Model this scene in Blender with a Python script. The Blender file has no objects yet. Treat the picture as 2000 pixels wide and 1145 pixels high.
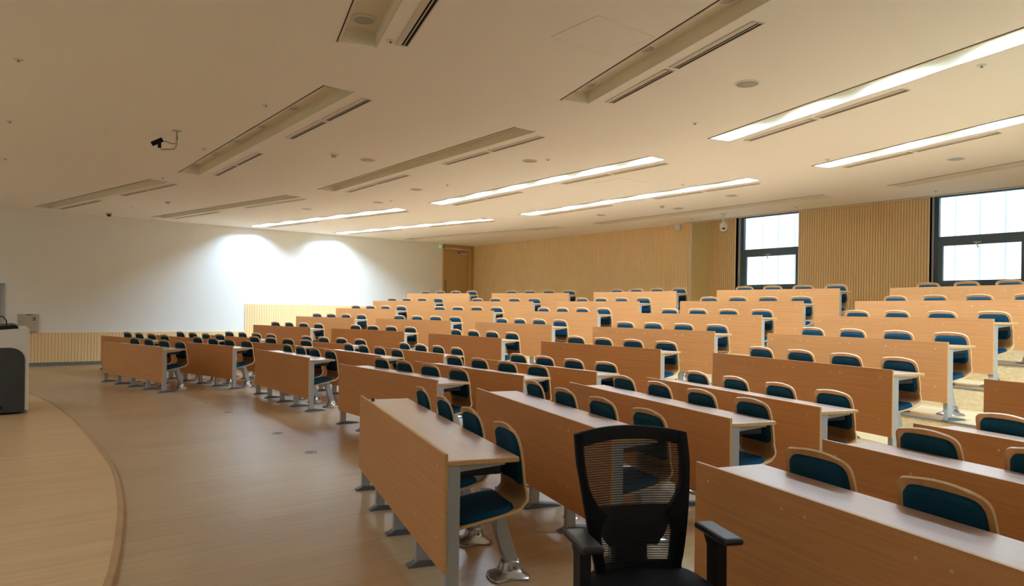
import bpy, bmesh, math, random
from mathutils import Vector, Matrix
random.seed(4)
scene = bpy.context.scene
COL = scene.collection
PI = math.pi

# ------------------------------------------------------------------ camera
YAW, ROLL, F_PX, EYE = 0.90825, 0.0156, 1379.2, 1.543
cam = bpy.data.cameras.new('camera'); camo = bpy.data.objects.new('camera', cam); COL.objects.link(camo)
cam.sensor_fit = 'HORIZONTAL'; cam.sensor_width = 36.0; cam.lens = F_PX / 2000 * 36
cam.shift_y = 34.1 / 2000; cam.clip_start = 0.05; cam.clip_end = 200
camo.matrix_world = (Matrix.Translation((0, 0, EYE)) @ Matrix.Rotation(YAW, 4, 'Z')
                     @ Matrix.Rotation(PI / 2, 4, 'X') @ Matrix.Rotation(ROLL, 4, 'Z'))
scene.camera = camo
# ------------------------------------------------------------------ world, exposure
SKY = 4.6          # overcast daylight behind the windows
LAMP = 612.0        # radiance of the lit downlights
EXPOSURE = 0.0
world = bpy.data.worlds.new('overcast_sky'); scene.world = world; world.use_nodes = True
bg = world.node_tree.nodes['Background']
bg.inputs[0].default_value = (0.80, 0.91, 1.0, 1); bg.inputs[1].default_value = SKY
vs = scene.view_settings
vs.view_transform = 'Standard'; vs.look = 'None'; vs.exposure = EXPOSURE; vs.gamma = 1.0; vs.use_curve_mapping = False
scene.display_settings.display_device = 'sRGB'
scene.cycles.max_bounces = 10; scene.cycles.diffuse_bounces = 8; scene.cycles.glossy_bounces = 3
scene.cycles.sample_clamp_indirect = 20.0; scene.cycles.caustics_reflective = False; scene.cycles.caustics_refractive = False

# ------------------------------------------------------------------ dimensions
CEIL = 3.797
XL, XR, YB, YW, YF = -20.676, 1.84, 14.37, 15.10, -3.5
TIER = {4: 0.256, 5: 0.492, 6: 0.733, 7: 0.969, 8: 1.207}
ANG = {'Z': .2185, 'A': .2185, 'C': -.0098, 'D': -.0098, 'E': -.2858, 'F': -.2858}
BASE = {
 'Z': [(-19.174,1.443),(-19.146,2.622),(-19.115,3.787),(-19.084,4.953),(-19.058,6.139),(-19.023,7.288),(-18.988,8.437),(-18.951,9.576),(-18.91,10.693)],
 'A': [(-16.021,2.227),(-15.981,3.409),(-15.937,4.576),(-15.894,5.745),(-15.855,6.934),(-15.808,8.085),(-15.761,9.237),(-15.711,10.379),(-15.657,11.499)],
 'C': [(-12.595,2.931),(-12.532,4.076),(-12.469,5.205),(-12.406,6.337),(-12.343,7.489),(-12.281,8.602),(-12.218,9.715),(-12.156,10.818),(-12.094,11.9)],
 'D': [(-8.835,2.82),(-8.796,3.965),(-8.758,5.095),(-8.72,6.227),(-8.681,7.379),(-8.643,8.492),(-8.605,9.606),(-8.567,10.709),(-8.53,11.791)],
 'E': [(-5.533,2.69),(-5.499,3.874),(-5.469,5.043),(-5.438,6.214),(-5.402,7.404),(-5.377,8.557),(-5.351,9.711),(-5.328,10.855),(-5.312,11.978)],
 'F': [(-2.249,1.728),(-2.215,2.912),(-2.186,4.081),(-2.157,5.252),(-2.121,6.443),(-2.097,7.597),(-2.072,8.751),(-2.051,9.895),(-2.035,11.018)]}
DL = 2.57          # desk length (wings); the two centre columns are a little shorter
LEN = {'Z': 2.574, 'A': 2.574, 'C': 2.488, 'D': 2.488, 'E': 2.581, 'F': 2.581}
PT, PH = 0.80, 0.6165   # panel top height and panel height

# ------------------------------------------------------------------ materials
def lin(c):
    return tuple((x / 12.92 if x <= .04045 else ((x + .055) / 1.055) ** 2.4) for x in [v / 255 for v in c]) + (1,)
def mat(name, rgb, rough=.5, metal=0, spec=.5, bump=0, bscale=200, coat=0):
    m = bpy.data.materials.new(name); m.use_nodes = True; nt = m.node_tree; b = nt.nodes['Principled BSDF']
    b.inputs['Base Color'].default_value = lin(rgb); b.inputs['Roughness'].default_value = rough
    b.inputs['Metallic'].default_value = metal; b.inputs['Specular IOR Level'].default_value = spec
    b.inputs['Coat Weight'].default_value = coat
    if bump:
        tc = nt.nodes.new('ShaderNodeTexCoord'); n = nt.nodes.new('ShaderNodeTexNoise'); bp = nt.nodes.new('ShaderNodeBump')
        n.inputs['Scale'].default_value = bscale; n.inputs['Detail'].default_value = 2
        bp.inputs['Strength'].default_value = bump; bp.inputs['Distance'].default_value = .002
        nt.links.new(tc.outputs['Object'], n.inputs['Vector']); nt.links.new(n.outputs['Fac'], bp.inputs['Height'])
        nt.links.new(bp.outputs['Normal'], b.inputs['Normal'])
    return m
def wood(name, c1, c2, stretch=(1.5, 40, 40), rough=.45, spec=.4, wave=0, obj_random=0.0):
    m = bpy.data.materials.new(name); m.use_nodes = True; nt = m.node_tree; b = nt.nodes['Principled BSDF']; L = nt.links.new
    tc = nt.nodes.new('ShaderNodeTexCoord'); mp = nt.nodes.new('ShaderNodeMapping'); mp.inputs['Scale'].default_value = stretch
    n = nt.nodes.new('ShaderNodeTexNoise'); n.inputs['Scale'].default_value = 1; n.inputs['Detail'].default_value = 5; n.inputs['Roughness'].default_value = .6
    r = nt.nodes.new('ShaderNodeValToRGB'); r.color_ramp.elements[0].position = .3; r.color_ramp.elements[1].position = .72
    r.color_ramp.elements[0].color = lin(c1); r.color_ramp.elements[1].color = lin(c2)
    L(tc.outputs['Object'], mp.inputs[0]); L(mp.outputs[0], n.inputs['Vector']); L(n.outputs['Fac'], r.inputs[0])
    L(r.outputs[0], b.inputs['Base Color'])
    b.inputs['Roughness'].default_value = rough; b.inputs['Specular IOR Level'].default_value = spec
    return m
M = {}
M['laminate'] = wood('beech_laminate', (200, 136, 80), (217, 157, 97), (1.2, 30, 60), .42, .4)
M['desktop'] = wood('beech_desktop', (200, 160, 134), (212, 174, 150), (1.2, 35, 35), .34, .9)
_b = M['desktop'].node_tree.nodes['Principled BSDF']; _b.inputs['Coat Weight'].default_value = .9; _b.inputs['Coat Roughness'].default_value = .3; _b.inputs['Coat IOR'].default_value = 1.6
M['edge'] = wood('beech_edge_band', (205, 158, 98), (222, 178, 120), (2, 40, 40), .45)
M['ply'] = wood('bent_plywood', (196, 142, 84), (214, 164, 106), (30, 3, 3), .38, .5)
M['plyedge'] = wood('plywood_edge', (214, 176, 122), (232, 200, 150), (4, 4, 90), .4, .5)
M['fabric'] = mat('teal_fabric', (6, 66, 90), .85, spec=.25, bump=.5, bscale=500)
M['alu'] = mat('silver_paint', (178, 180, 180), .38, metal=.25)
M['alu_dark'] = mat('grey_cast_foot', (112, 116, 122), .42, metal=.4)
M['chrome'] = mat('cast_aluminium', (200, 202, 204), .22, metal=.85)
M['black'] = mat('black_plastic', (10, 10, 12), .5, spec=.35)
M['blackmetal'] = mat('black_mesh_shelf', (24, 25, 28), .55)
M['white_ceiling'] = mat('ceiling_paint', (246, 240, 230), .9, spec=.1)
M['white_wall'] = mat('white_wall_paint', (238, 238, 234), .85, spec=.15)
M['recess'] = mat('recess_paint', (234, 227, 208), .8, spec=.15)
M['white_plastic'] = mat('white_plastic', (225, 222, 214), .4)
M['grey_plastic'] = mat('warm_grey_plastic', (186, 176, 158), .5)
M['slat'] = wood('slatted_oak', (242, 210, 156), (248, 220, 170), (60, 60, 1.2), .55, .3)
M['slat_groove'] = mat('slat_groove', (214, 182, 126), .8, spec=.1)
M['door'] = wood('door_veneer', (180, 146, 92), (192, 160, 106), (60, 60, 1.5), .45, .4)
M['riser'] = wood('birch_riser', (216, 188, 138), (236, 214, 168), (18, 18, 30), .5, .4)
M['tread'] = wood('birch_tread', (206, 178, 132), (226, 200, 154), (2, 20, 20), .38, .5)
M['frame'] = mat('anthracite_window_frame', (82, 98, 108), .4)
M['vent_frame'] = mat('vent_frame', (214, 202, 182), .5)
M['dark'] = mat('dark_slot', (40, 34, 26), .8, spec=.1)
M['mesh_black'] = mat('black_upholstery', (9, 9, 11), .75, spec=.25, bump=.3, bscale=300)
M['pad'] = mat('black_armpad', (26, 26, 28), .38)
M['pod_white'] = mat('podium_shell', (214, 208, 196), .35)
M['pod_dark'] = mat('podium_dark_panel', (52, 54, 52), .6, bump=.5, bscale=300)
M['lens'] = mat('smoked_dome', (14, 14, 16), .1, spec=.8)
M['silver_board'] = mat('board_surface', (170, 170, 160), .3)
M['steel_trim'] = mat('brushed_skirting', (128, 130, 126), .4, metal=.3)

def emis(name, rgb, strength):
    m = bpy.data.materials.new(name); m.use_nodes = True; nt = m.node_tree
    b = nt.nodes['Principled BSDF']; b.inputs['Base Color'].default_value = (0.5, .5, .5, 1)
    b.inputs['Emission Color'].default_value = lin(rgb); b.inputs['Emission Strength'].default_value = strength
    return m
M['lamp_on'] = emis('lamp_on', (192, 225, 253), LAMP * 1.22)
M['added_fill_lamp'] = emis('added_fill_lamp', (192, 225, 253), LAMP * .29)  # dimmer glow for the added fill strips behind the camera
M['lamp_off'] = mat('lamp_off', (176, 168, 152), .4)
M['led_red'] = emis('red_led', (255, 30, 20), 3)
M['led_green'] = emis('green_led', (150, 240, 60), 1.2)
M['exit_green'] = emis('exit_sign_green', (10, 140, 70), .35)
M['exit_white'] = emis('exit_sign_white', (220, 240, 225), .5)

def floor_material(name, c1, c2, plank=(0.46, 1.9), angle=0.0, rough=.3, scuff=1.0):
    m = bpy.data.materials.new(name); m.use_nodes = True; nt = m.node_tree; b = nt.nodes['Principled BSDF']; L = nt.links.new
    tc = nt.nodes.new('ShaderNodeTexCoord'); mp = nt.nodes.new('ShaderNodeMapping'); mp.inputs['Rotation'].default_value = (0, 0, angle)
    L(tc.outputs['Object'], mp.inputs[0])
    br = nt.nodes.new('ShaderNodeTexBrick'); br.offset = .37; br.inputs['Scale'].default_value = 1
    br.inputs['Brick Width'].default_value = plank[1]; br.inputs['Row Height'].default_value = plank[0]
    br.inputs['Mortar Size'].default_value = .0015; br.inputs['Mortar Smooth'].default_value = 1; br.inputs['Bias'].default_value = 0
    br.inputs['Color1'].default_value = (.36, .36, .36, 1); br.inputs['Color2'].default_value = (.64, .64, .64, 1); br.inputs['Mortar'].default_value = (.3, .3, .3, 1)
    L(mp.outputs[0], br.inputs['Vector'])
    mg = nt.nodes.new('ShaderNodeMapping'); mg.inputs['Scale'].default_value = (18, .8, 1)
    L(tc.outputs['Object'], mg.inputs[0])
    g = nt.nodes.new('ShaderNodeTexNoise'); g.inputs['Scale'].default_value = 1; g.inputs['Detail'].default_value = 5; g.inputs['Roughness'].default_value = .5
    L(mg.outputs[0], g.inputs['Vector'])
    bl = nt.nodes.new('ShaderNodeTexNoise'); bl.inputs['Scale'].default_value = .9; bl.inputs['Detail'].default_value = 3
    L(tc.outputs['Object'], bl.inputs['Vector'])
    a1 = nt.nodes.new('ShaderNodeMath'); a1.operation = 'MULTIPLY_ADD'; a1.inputs[1].default_value = .75; L(g.outputs['Fac'], a1.inputs[0])
    sep = nt.nodes.new('ShaderNodeMath'); sep.operation = 'MULTIPLY_ADD'; sep.inputs[1].default_value = .55; sep.inputs[2].default_value = -.28
    L(br.outputs['Color'], sep.inputs[0]); L(sep.outputs[0], a1.inputs[2])
    a2 = nt.nodes.new('ShaderNodeMath'); a2.operation = 'MULTIPLY_ADD'; a2.inputs[1].default_value = .25; L(bl.outputs['Fac'], a2.inputs[0]); L(a1.outputs[0], a2.inputs[2])
    r = nt.nodes.new('ShaderNodeValToRGB'); r.color_ramp.elements[0].position = .3; r.color_ramp.elements[1].position = .8
    r.color_ramp.elements[0].color = lin(c1); r.color_ramp.elements[1].color = lin(c2); L(a2.outputs[0], r.inputs[0])
    # scuffed wear: pale blotches with a shape of their own
    sc = nt.nodes.new('ShaderNodeTexNoise'); sc.inputs['Scale'].default_value = 1.7; sc.inputs['Detail'].default_value = 4; sc.inputs['Roughness'].default_value = .6; sc.inputs['Distortion'].default_value = .25
    ms = nt.nodes.new('ShaderNodeMapping'); ms.inputs['Scale'].default_value = (2.4, 1, 1); L(tc.outputs['Object'], ms.inputs[0]); L(ms.outputs[0], sc.inputs['Vector'])
    sr = nt.nodes.new('ShaderNodeValToRGB'); sr.color_ramp.interpolation = 'EASE'; sr.color_ramp.elements[0].position = .38; sr.color_ramp.elements[1].position = .85
    sr.color_ramp.elements[0].color = (0, 0, 0, 1); sr.color_ramp.elements[1].color = (.09 * scuff,) * 3 + (1,); L(sc.outputs['Fac'], sr.inputs[0])
    mx = nt.nodes.new('ShaderNodeMix'); mx.data_type = 'RGBA'; L(sr.outputs[0], mx.inputs[0]); L(r.outputs[0], mx.inputs[6]); mx.inputs[7].default_value = lin((222, 200, 166))
    L(mx.outputs[2], b.inputs['Base Color'])
    ra = nt.nodes.new('ShaderNodeMath'); ra.operation = 'MULTIPLY_ADD'; ra.inputs[1].default_value = .6; ra.inputs[2].default_value = rough
    L(sr.outputs[0], ra.inputs[0]); L(ra.outputs[0], b.inputs['Roughness'])
    b.inputs['Specular IOR Level'].default_value = .5
    return m
M['floor'] = floor_material('vinyl_wood_floor', (176, 145, 106), (202, 170, 129), angle=-1.62, rough=.30, scuff=0)
M['stage'] = floor_material('stage_wood_floor', (206, 164, 114), (230, 194, 144), plank=(.9, 8), angle=-1.59, rough=.3, scuff=0)

def glass_material():
    m = bpy.data.materials.new('window_glass'); m.use_nodes = True; nt = m.node_tree; nt.nodes.clear(); L = nt.links.new
    o = nt.nodes.new('ShaderNodeOutputMaterial'); mx = nt.nodes.new('ShaderNodeMixShader'); t = nt.nodes.new('ShaderNodeBsdfTransparent')
    g = nt.nodes.new('ShaderNodeBsdfGlossy'); g.inputs['Roughness'].default_value = .02; f = nt.nodes.new('ShaderNodeFresnel')
    t.inputs[0].default_value = (.95, .98, .98, 1)
    L(f.outputs[0], mx.inputs[0]); L(t.outputs[0], mx.inputs[1]); L(g.outputs[0], mx.inputs[2]); L(mx.outputs[0], o.inputs[0]); return m
M['glass'] = glass_material()
def translucent(name, rgb):
    m = bpy.data.materials.new(name); m.use_nodes = True; nt = m.node_tree; nt.nodes.clear(); L = nt.links.new
    o = nt.nodes.new('ShaderNodeOutputMaterial'); mx = nt.nodes.new('ShaderNodeMixShader'); t = nt.nodes.new('ShaderNodeBsdfTranslucent')
    d = nt.nodes.new('ShaderNodeBsdfDiffuse'); d.inputs[0].default_value = lin(rgb); t.inputs[0].default_value = lin(rgb)
    mx.inputs[0].default_value = .3; L(t.outputs[0], mx.inputs[1]); L(d.outputs[0], mx.inputs[2]); L(mx.outputs[0], o.inputs[0]); return m
M['polycarb'] = translucent('frosted_panel', (240, 246, 250))
M['joint'] = translucent('panel_joint', (222, 234, 242))
def netting():
    """office chair net: fine horizontal threads with see-through gaps (local z)"""
    m = bpy.data.materials.new('black_net'); m.use_nodes = True; nt = m.node_tree; L = nt.links.new
    b = nt.nodes['Principled BSDF']; b.inputs['Base Color'].default_value = lin((24, 22, 21)); b.inputs['Roughness'].default_value = .6
    tc = nt.nodes.new('ShaderNodeTexCoord'); sp = nt.nodes.new('ShaderNodeSeparateXYZ'); L(tc.outputs['Object'], sp.inputs[0])
    mu = nt.nodes.new('ShaderNodeMath'); mu.operation = 'MULTIPLY'; mu.inputs[1].default_value = 1 / .0096; L(sp.outputs['Z'], mu.inputs[0])
    fr = nt.nodes.new('ShaderNodeMath'); fr.operation = 'FRACT'; L(mu.outputs[0], fr.inputs[0])
    gt = nt.nodes.new('ShaderNodeMath'); gt.operation = 'LESS_THAN'; gt.inputs[1].default_value = .5; L(fr.outputs[0], gt.inputs[0])
    mu2 = nt.nodes.new('ShaderNodeMath'); mu2.operation = 'MULTIPLY_ADD'; mu2.inputs[1].default_value = .5; mu2.inputs[2].default_value = .4; L(gt.outputs[0], mu2.inputs[0])
    L(mu2.outputs[0], b.inputs['Alpha']); return m
M['net'] = netting()

# ------------------------------------------------------------------ mesh helpers
class MB:
    def __init__(self): self.bm = bmesh.new(); self.mats = []
    def mi(self, m):
        m = M[m] if isinstance(m, str) else m
        if m not in self.mats: self.mats.append(m)
        return self.mats.index(m)
    def box(self, x0, x1, y0, y1, z0, z1, m, bevel=0, xf=None, seg=2):
        i = self.mi(m); vs_ = [self.bm.verts.new((x, y, z)) for x in (x0, x1) for y in (y0, y1) for z in (z0, z1)]
        fs = [self.bm.faces.new([vs_[k] for k in q]) for q in ((0, 1, 3, 2), (4, 6, 7, 5), (0, 4, 5, 1), (2, 3, 7, 6), (0, 2, 6, 4), (1, 5, 7, 3))]
        for f in fs: f.material_index = i
        if bevel:
            es = list({e for f in fs for e in f.edges})
            r = bmesh.ops.bevel(self.bm, geom=es, offset=bevel, segments=seg, affect='EDGES', profile=.5)
            for f in r['faces']: f.material_index = i
            vs_ = list({v for f in fs if f.is_valid for v in f.verts} | {v for f in r['faces'] for v in f.verts})
        if xf is not None: bmesh.ops.transform(self.bm, matrix=xf, verts=vs_)
        return fs
    def prism(self, pts, z0, z1, m, axis='Z', mside=None, xf=None):
        """closed polygon extruded; axis tells which coordinate is the extrusion"""
        def P(a, b, c):
            return {'Z': (a, b, c), 'X': (c, a, b), 'Y': (a, c, b)}[axis]
        i = self.mi(m); j = self.mi(mside) if mside else i
        A = [self.bm.verts.new(P(a, b, z0)) for a, b in pts]; B = [self.bm.verts.new(P(a, b, z1)) for a, b in pts]
        f1 = self.bm.faces.new(A[::-1]); f2 = self.bm.faces.new(B); f1.material_index = i; f2.material_index = i
        n = len(pts)
        for k in range(n):
            f = self.bm.faces.new([A[k], A[(k + 1) % n], B[(k + 1) % n], B[k]]); f.material_index = j
        if xf is not None: bmesh.ops.transform(self.bm, matrix=xf, verts=A + B)
    def tube(self, pts, r, m, seg=8, caps=True):
        i = self.mi(m); rings = []; n = len(pts); pts = [Vector(p) for p in pts]
        rr = r if isinstance(r, (list, tuple)) else [r] * n
        up = None
        for k, p in enumerate(pts):
            t = (pts[min(k + 1, n - 1)] - pts[max(k - 1, 0)]).normalized()
            if up is None: up = Vector((0, 0, 1)) if abs(t.z) < .9 else Vector((1, 0, 0))
            a = t.cross(up).normalized(); b_ = a.cross(t).normalized(); up = b_
            rings.append([self.bm.verts.new(p + (a * math.cos(w) + b_ * math.sin(w)) * rr[k]) for w in [2 * PI * q / seg for q in range(seg)]])
        for k in range(n - 1):
            for q in range(seg):
                f = self.bm.faces.new([rings[k][q], rings[k][(q + 1) % seg], rings[k + 1][(q + 1) % seg], rings[k + 1][q]]); f.material_index = i; f.smooth = True
        if caps:
            for g in (rings[0][::-1], rings[-1]):
                f = self.bm.faces.new(g); f.material_index = i
    def lathe(self, prof, m, seg=24, center=(0, 0, 0), smooth=True):
        """prof: list of (radius, z)"""
        i = self.mi(m); c = Vector(center); rings = []
        for r, z in prof:
            rings.append([self.bm.verts.new(c + Vector((r * math.cos(2 * PI * k / seg), r * math.sin(2 * PI * k / seg), z))) for k in range(seg)] if r > 1e-6 else [self.bm.verts.new(c + Vector((0, 0, z)))])
        for a, b_ in zip(rings, rings[1:]):
            for k in range(seg):
                k2 = (k + 1) % seg
                vs_ = ([a[k], a[k2]] if len(a) > 1 else [a[0]]) + ([b_[k2], b_[k]] if len(b_) > 1 else [b_[0]])
                f = self.bm.faces.new(vs_); f.material_index = i; f.smooth = smooth
    def grid(self, rows, m, smooth=True, closed=False):
        i = self.mi(m); V = [[self.bm.verts.new(p) for p in r] for r in rows]; fs = []
        for a in range(len(V) - 1):
            n = len(V[a])
            for b_ in range(n if closed else n - 1):
                f = self.bm.faces.new([V[a][b_], V[a][(b_ + 1) % n], V[a + 1][(b_ + 1) % n], V[a + 1][b_]]); f.material_index = i; f.smooth = smooth; fs.append(f)
        return V, fs
    def build(self, name, parent=None, loc=None, rotz=None, norm=True):
        if norm: bmesh.ops.recalc_face_normals(self.bm, faces=self.bm.faces)
        me = bpy.data.meshes.new(name); self.bm.to_mesh(me); self.bm.free()
        for m in self.mats: me.materials.append(m)
        o = bpy.data.objects.new(name, me); COL.objects.link(o)
        if parent is not None: o.parent = parent
        if loc is not None: o.location = loc
        if rotz is not None: o.rotation_euler = (0, 0, rotz)
        return o
def tag(o, label=None, cat=None, group=None, kind=None):
    if label: o['label'] = label
    if cat: o['category'] = cat
    if group: o['group'] = group
    if kind: o['kind'] = kind
    return o
def empty(name, loc=(0, 0, 0), rotz=0):
    o = bpy.data.objects.new(name, None); COL.objects.link(o); o.location = loc; o.rotation_euler = (0, 0, rotz); o.empty_display_size = .1
    return o
KIDS = {}
def kids(o):
    if o.name not in KIDS: KIDS[o.name] = [c for c in list(COL.objects) if c.parent == o]
    return KIDS[o.name]
def dup(root, loc, rotz, label, group=None):
    r = root.copy(); COL.objects.link(r); r.location = loc; r.rotation_euler = (0, 0, rotz); r['label'] = label
    if group: r['group'] = group
    for ch in kids(root):
        c = ch.copy(); COL.objects.link(c); c.parent = r
        for g in kids(ch):
            d = g.copy(); COL.objects.link(d); d.parent = c
    return r
def struct(o): o['kind'] = 'structure'; return o
def loc2(c, r, s, n, z=0):
    """point of desk frame (column c, row r): s along the desk, n towards the chairs"""
    a = ANG[c]; bx, by = BASE[c][r]
    return (bx + math.cos(a) * s - math.sin(a) * n, by + math.sin(a) * s + math.cos(a) * n, z)
ORD = ['', 'first', 'second', 'third', 'fourth', 'fifth', 'sixth', 'seventh', 'eighth', 'ninth']

# ------------------------------------------------------------------ floor, stage, tiers
b = MB(); b.box(XL - .2, XR + .2, YF - .2, YW + .1, -.15, 0, 'floor'); struct(b.build('floor'))
edge = [(XL, -.35), (-18.6, .18), (-16.5, .60), (-14.44, .90), (-12.88, 1.085), (-11.8, 1.15), (-10.71, 1.18), (-9.6, 1.182), (-8.51, 1.165), (-7.39, 1.13), (-6.285, 1.015), (-5.487, .89), (-4.738, .745), (-4.366, .66), (-3.4, .40), (-2.4, .02), (-1.5, -.45), (-.6, -1.1), (.3, -1.9), (.9, -2.6), (1.3, YF)]
def smooth(pts, n=6):
    out = []
    for k in range(len(pts) - 1):
        p0, p1, p2, p3 = [Vector(pts[max(0, min(len(pts) - 1, k + q))]) for q in (-1, 0, 1, 2)]
        for j in range(n):
            t = j / n; out.append(tuple(.5 * ((2 * p1) + (p2 - p0) * t + (2 * p0 - 5 * p1 + 4 * p2 - p3) * t * t + (3 * p1 - p0 - 3 * p2 + p3) * t ** 3)))
    out.append(tuple(pts[-1])); return out
es = smooth(edge)
b = MB(); b.prism(es + [(XL, YF)], 0, .035, 'stage'); stage = struct(b.build('floor_stage'))
b = MB()
inn = []
for k, p in enumerate(es):
    q0, q1 = Vector(es[max(0, k - 1)]), Vector(es[min(len(es) - 1, k + 1)]); t = (q1 - q0).normalized(); nn = Vector((-t.y, t.x)); inn.append((p[0] - nn.x * 0, p[1] - nn.y * 0, nn))
rows = [[(x - n.x * .03, y - n.y * .03, .0365), (x + n.x * .006, y + n.y * .006, .0365), (x + n.x * .012, y + n.y * .012, .030), (x + n.x * .012, y + n.y * .012, .0)] for x, y, n in inn]
b.grid(rows, wood('stage_nosing', (176, 138, 92), (196, 156, 108), (3, 3, 3)), smooth=False); struct(b.build('trim_stage'))

def line(c, r, off=.0):
    p = loc2(c, r, 0, off); a = ANG[c]; return Vector(p[:2]), Vector((math.cos(a), math.sin(a)))
def isect(p, d, q, e):
    det = d.x * -e.y + e.x * d.y; w = q - p; t = (w.x * -e.y + e.x * w.y) / det; return p + d * t
prev = 0
for r in range(4, 9):
    off = .015
    pa, da = line('A', r, off); pd, dd = line('D', r, off); pe, de = line('E', r, off)
    left = pa + da * ((XL - pa.x) / da.x); right = pe + de * ((XR - pe.x) / de.x)
    j1 = isect(pa, da, pd, dd); j2 = isect(pd, dd, pe, de)
    front = [tuple(left), tuple(j1), tuple(j2), tuple(right)]
    poly = front + [(XR, YW), (-11.17, YW), (-11.17, YB), (XL, YB)]
    z = TIER[r]
    b = MB(); b.prism(poly, prev, z - .012, 'riser')
    # walking surface
    b2 = b; b2.prism(poly, z - .012, z, 'tread')
    t = struct(b.build('floor_tier'))
    b = MB()
    for p, q in zip(front, front[1:]):
        p, q = Vector(p), Vector(q); d = (q - p).normalized(); n = Vector((-d.y, d.x))
        a = math.atan2(d.y, d.x); X = Matrix.Translation((p.x, p.y, 0)) @ Matrix.Rotation(a, 4, 'Z')
        b.box(0, (q - p).length, -.005, .04, z - .014, z + .003, 'steel_trim', xf=X)
    nz = b.build('nosing', parent=t)
    prev = z

# ------------------------------------------------------------------ walls
def slatted(name, x0, x1, z0, z1, pitch=.056, groove=.014, depth=.012, xf=None, thick=.04):
    """wall board in the local XZ plane, face at y=0 towards -y, vertical grooves"""
    b = MB(); i0 = b.mi('slat'); i1 = b.mi('slat_groove')
    pts = []; x = x0
    while x < x1 - pitch:
        pts += [(x, 0, 0), (x + pitch - groove, 0, 0), (x + pitch - groove, depth, 1), (x + pitch, depth, 1)]; x += pitch
    pts += [(x, 0, 0), (x1, 0, 0)]
    lo = [b.bm.verts.new((p[0], p[1], z0)) for p in pts]; hi = [b.bm.verts.new((p[0], p[1], z1)) for p in pts]
    for k in range(len(pts) - 1):
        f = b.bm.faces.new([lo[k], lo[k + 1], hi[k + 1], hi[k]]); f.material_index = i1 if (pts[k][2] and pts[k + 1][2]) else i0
    B0 = b.bm.verts.new((x0, thick, z0)); B1 = b.bm.verts.new((x1, thick, z0)); T0 = b.bm.verts.new((x0, thick, z1)); T1 = b.bm.verts.new((x1, thick, z1))
    for q in ([hi[0]] + hi[1:] + [T1, T0], lo[::-1] + [B0, B1], [B0, T0, T1, B1], [lo[0], hi[0], T0, B0], [lo[-1], B1, T1, hi[-1]]):
        f = b.bm.faces.new(q); f.material_index = i0
    if xf is not None: bmesh.ops.transform(b.bm, matrix=xf, verts=b.bm.verts)
    return struct(b.build(name))
# left (side) wall, white, with the doorway cut out
DY0, DY1, DZ = 13.06, 14.22, 3.70
b = MB(); b.box(XL - .2, XL, YF, DY0, -.1, 4.3, 'white_wall'); b.box(XL - .2, XL, DY1, YB + .2, -.1, 4.3, 'door'); b.box(XL - .2, XL, DY0, DY1, DZ, 4.3, 'door')
b.box(XL - .2, XL, DY0, DY1, -.1, TIER[8] - .01, 'white_wall')
struct(b.build('wall_left'))
XFL = Matrix.Translation((XL + .022, 0, 0)) @ Matrix.Rotation(PI / 2, 4, 'Z')   # local x -> +Y, local y -> -X
slatted('trim_1', -2.5, 6.41, .09, .822, pitch=.07, groove=.011, depth=.008, xf=XFL, thick=.02)
slatted('trim_2', 6.41, 12.5, .0, 1.612, pitch=.07, groove=.011, depth=.008, xf=XFL, thick=.02)
b = MB(); b.box(XL, XL + .03, YF, 6.40, 0, .088, 'steel_trim'); struct(b.build('baseboard_left'))
b = MB(); b.box(XL, XL + .008, 14.0, YB, TIER[8], DZ + .1, 'door')
# door 1
d = struct(empty('door_1', (XL, DY0, TIER[8])))
b = MB(); b.box(-.12, .012, 0, .055, 0, DZ - TIER[8], 'edge'); b.box(-.12, .012, 1.105, 1.16, 0, DZ - TIER[8], 'edge'); b.box(-.12, .012, 0, 1.16, DZ - TIER[8] - .045, DZ - TIER[8], 'edge'); b.build('door_frame', d)
b.bm = None
b = MB(); b.box(-.07, -.02, .06, 1.10, .005, DZ - TIER[8] - .05, 'door'); b.build('door_leaf', d)
b = MB(); b.tube([(.03, .14, .75), (.03, .14, 1.35)], .014, 'steel_trim'); b.tube([(-.02, .14, .80), (.03, .14, .80)], .009, 'steel_trim'); b.tube([(-.02, .14, 1.3), (.03, .14, 1.3)], .009, 'steel_trim'); b.build('door_handle', d)
b = MB(); b.box(-.02, .04, .72, 1.02, 2.27, 2.33, 'grey_plastic', bevel=.006); b.box(-.02, .0, .66, .72, 2.30, 2.36, 'steel_trim'); b.tube([(.04, .95, 2.34), (.045, .72, 2.40)], .008, 'steel_trim'); b.build('door_closer', d)
# back wall: slatted panel left of the recess, return, recess wall with window openings
TOP = 4.3
slatted('wall_back', XL, -11.19, TIER[8] - .02, TOP, xf=Matrix.Translation((0, YB, 0)), thick=.12)
b = MB(); b.box(-11.19, -11.165, YB - .004, YB + .03, TIER[8], TOP, 'white_plastic'); struct(b.build('trim_3'))
b = MB(); b.box(-11.19 - .1, -11.17, YB + .03, YW + .1, TIER[8] - .02, TOP, wood('plain_oak_return', (236, 216, 158), (242, 224, 172), (60, 60, 1.2), .5)); struct(b.build('wall_return'))
WIN = [(-10.387, -8.733), (-5.95, -4.296), (-1.50, .154)]  # third opening is out of view, added to let in more daylight
xs = [-11.17] + [v for w in WIN for v in w] + [XR]
for k in range(0, len(xs), 2):
    slatted('wall_window_side', xs[k], xs[k + 1], TIER[8] - .02, TOP, xf=Matrix.Translation((0, YW, 0)), thick=.1)
for a, c in WIN:
    slatted('wall_window_side', a, c, TIER[8] - .02, 2.10, xf=Matrix.Translation((0, YW, 0)), thick=.1)
b = MB()
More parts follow.
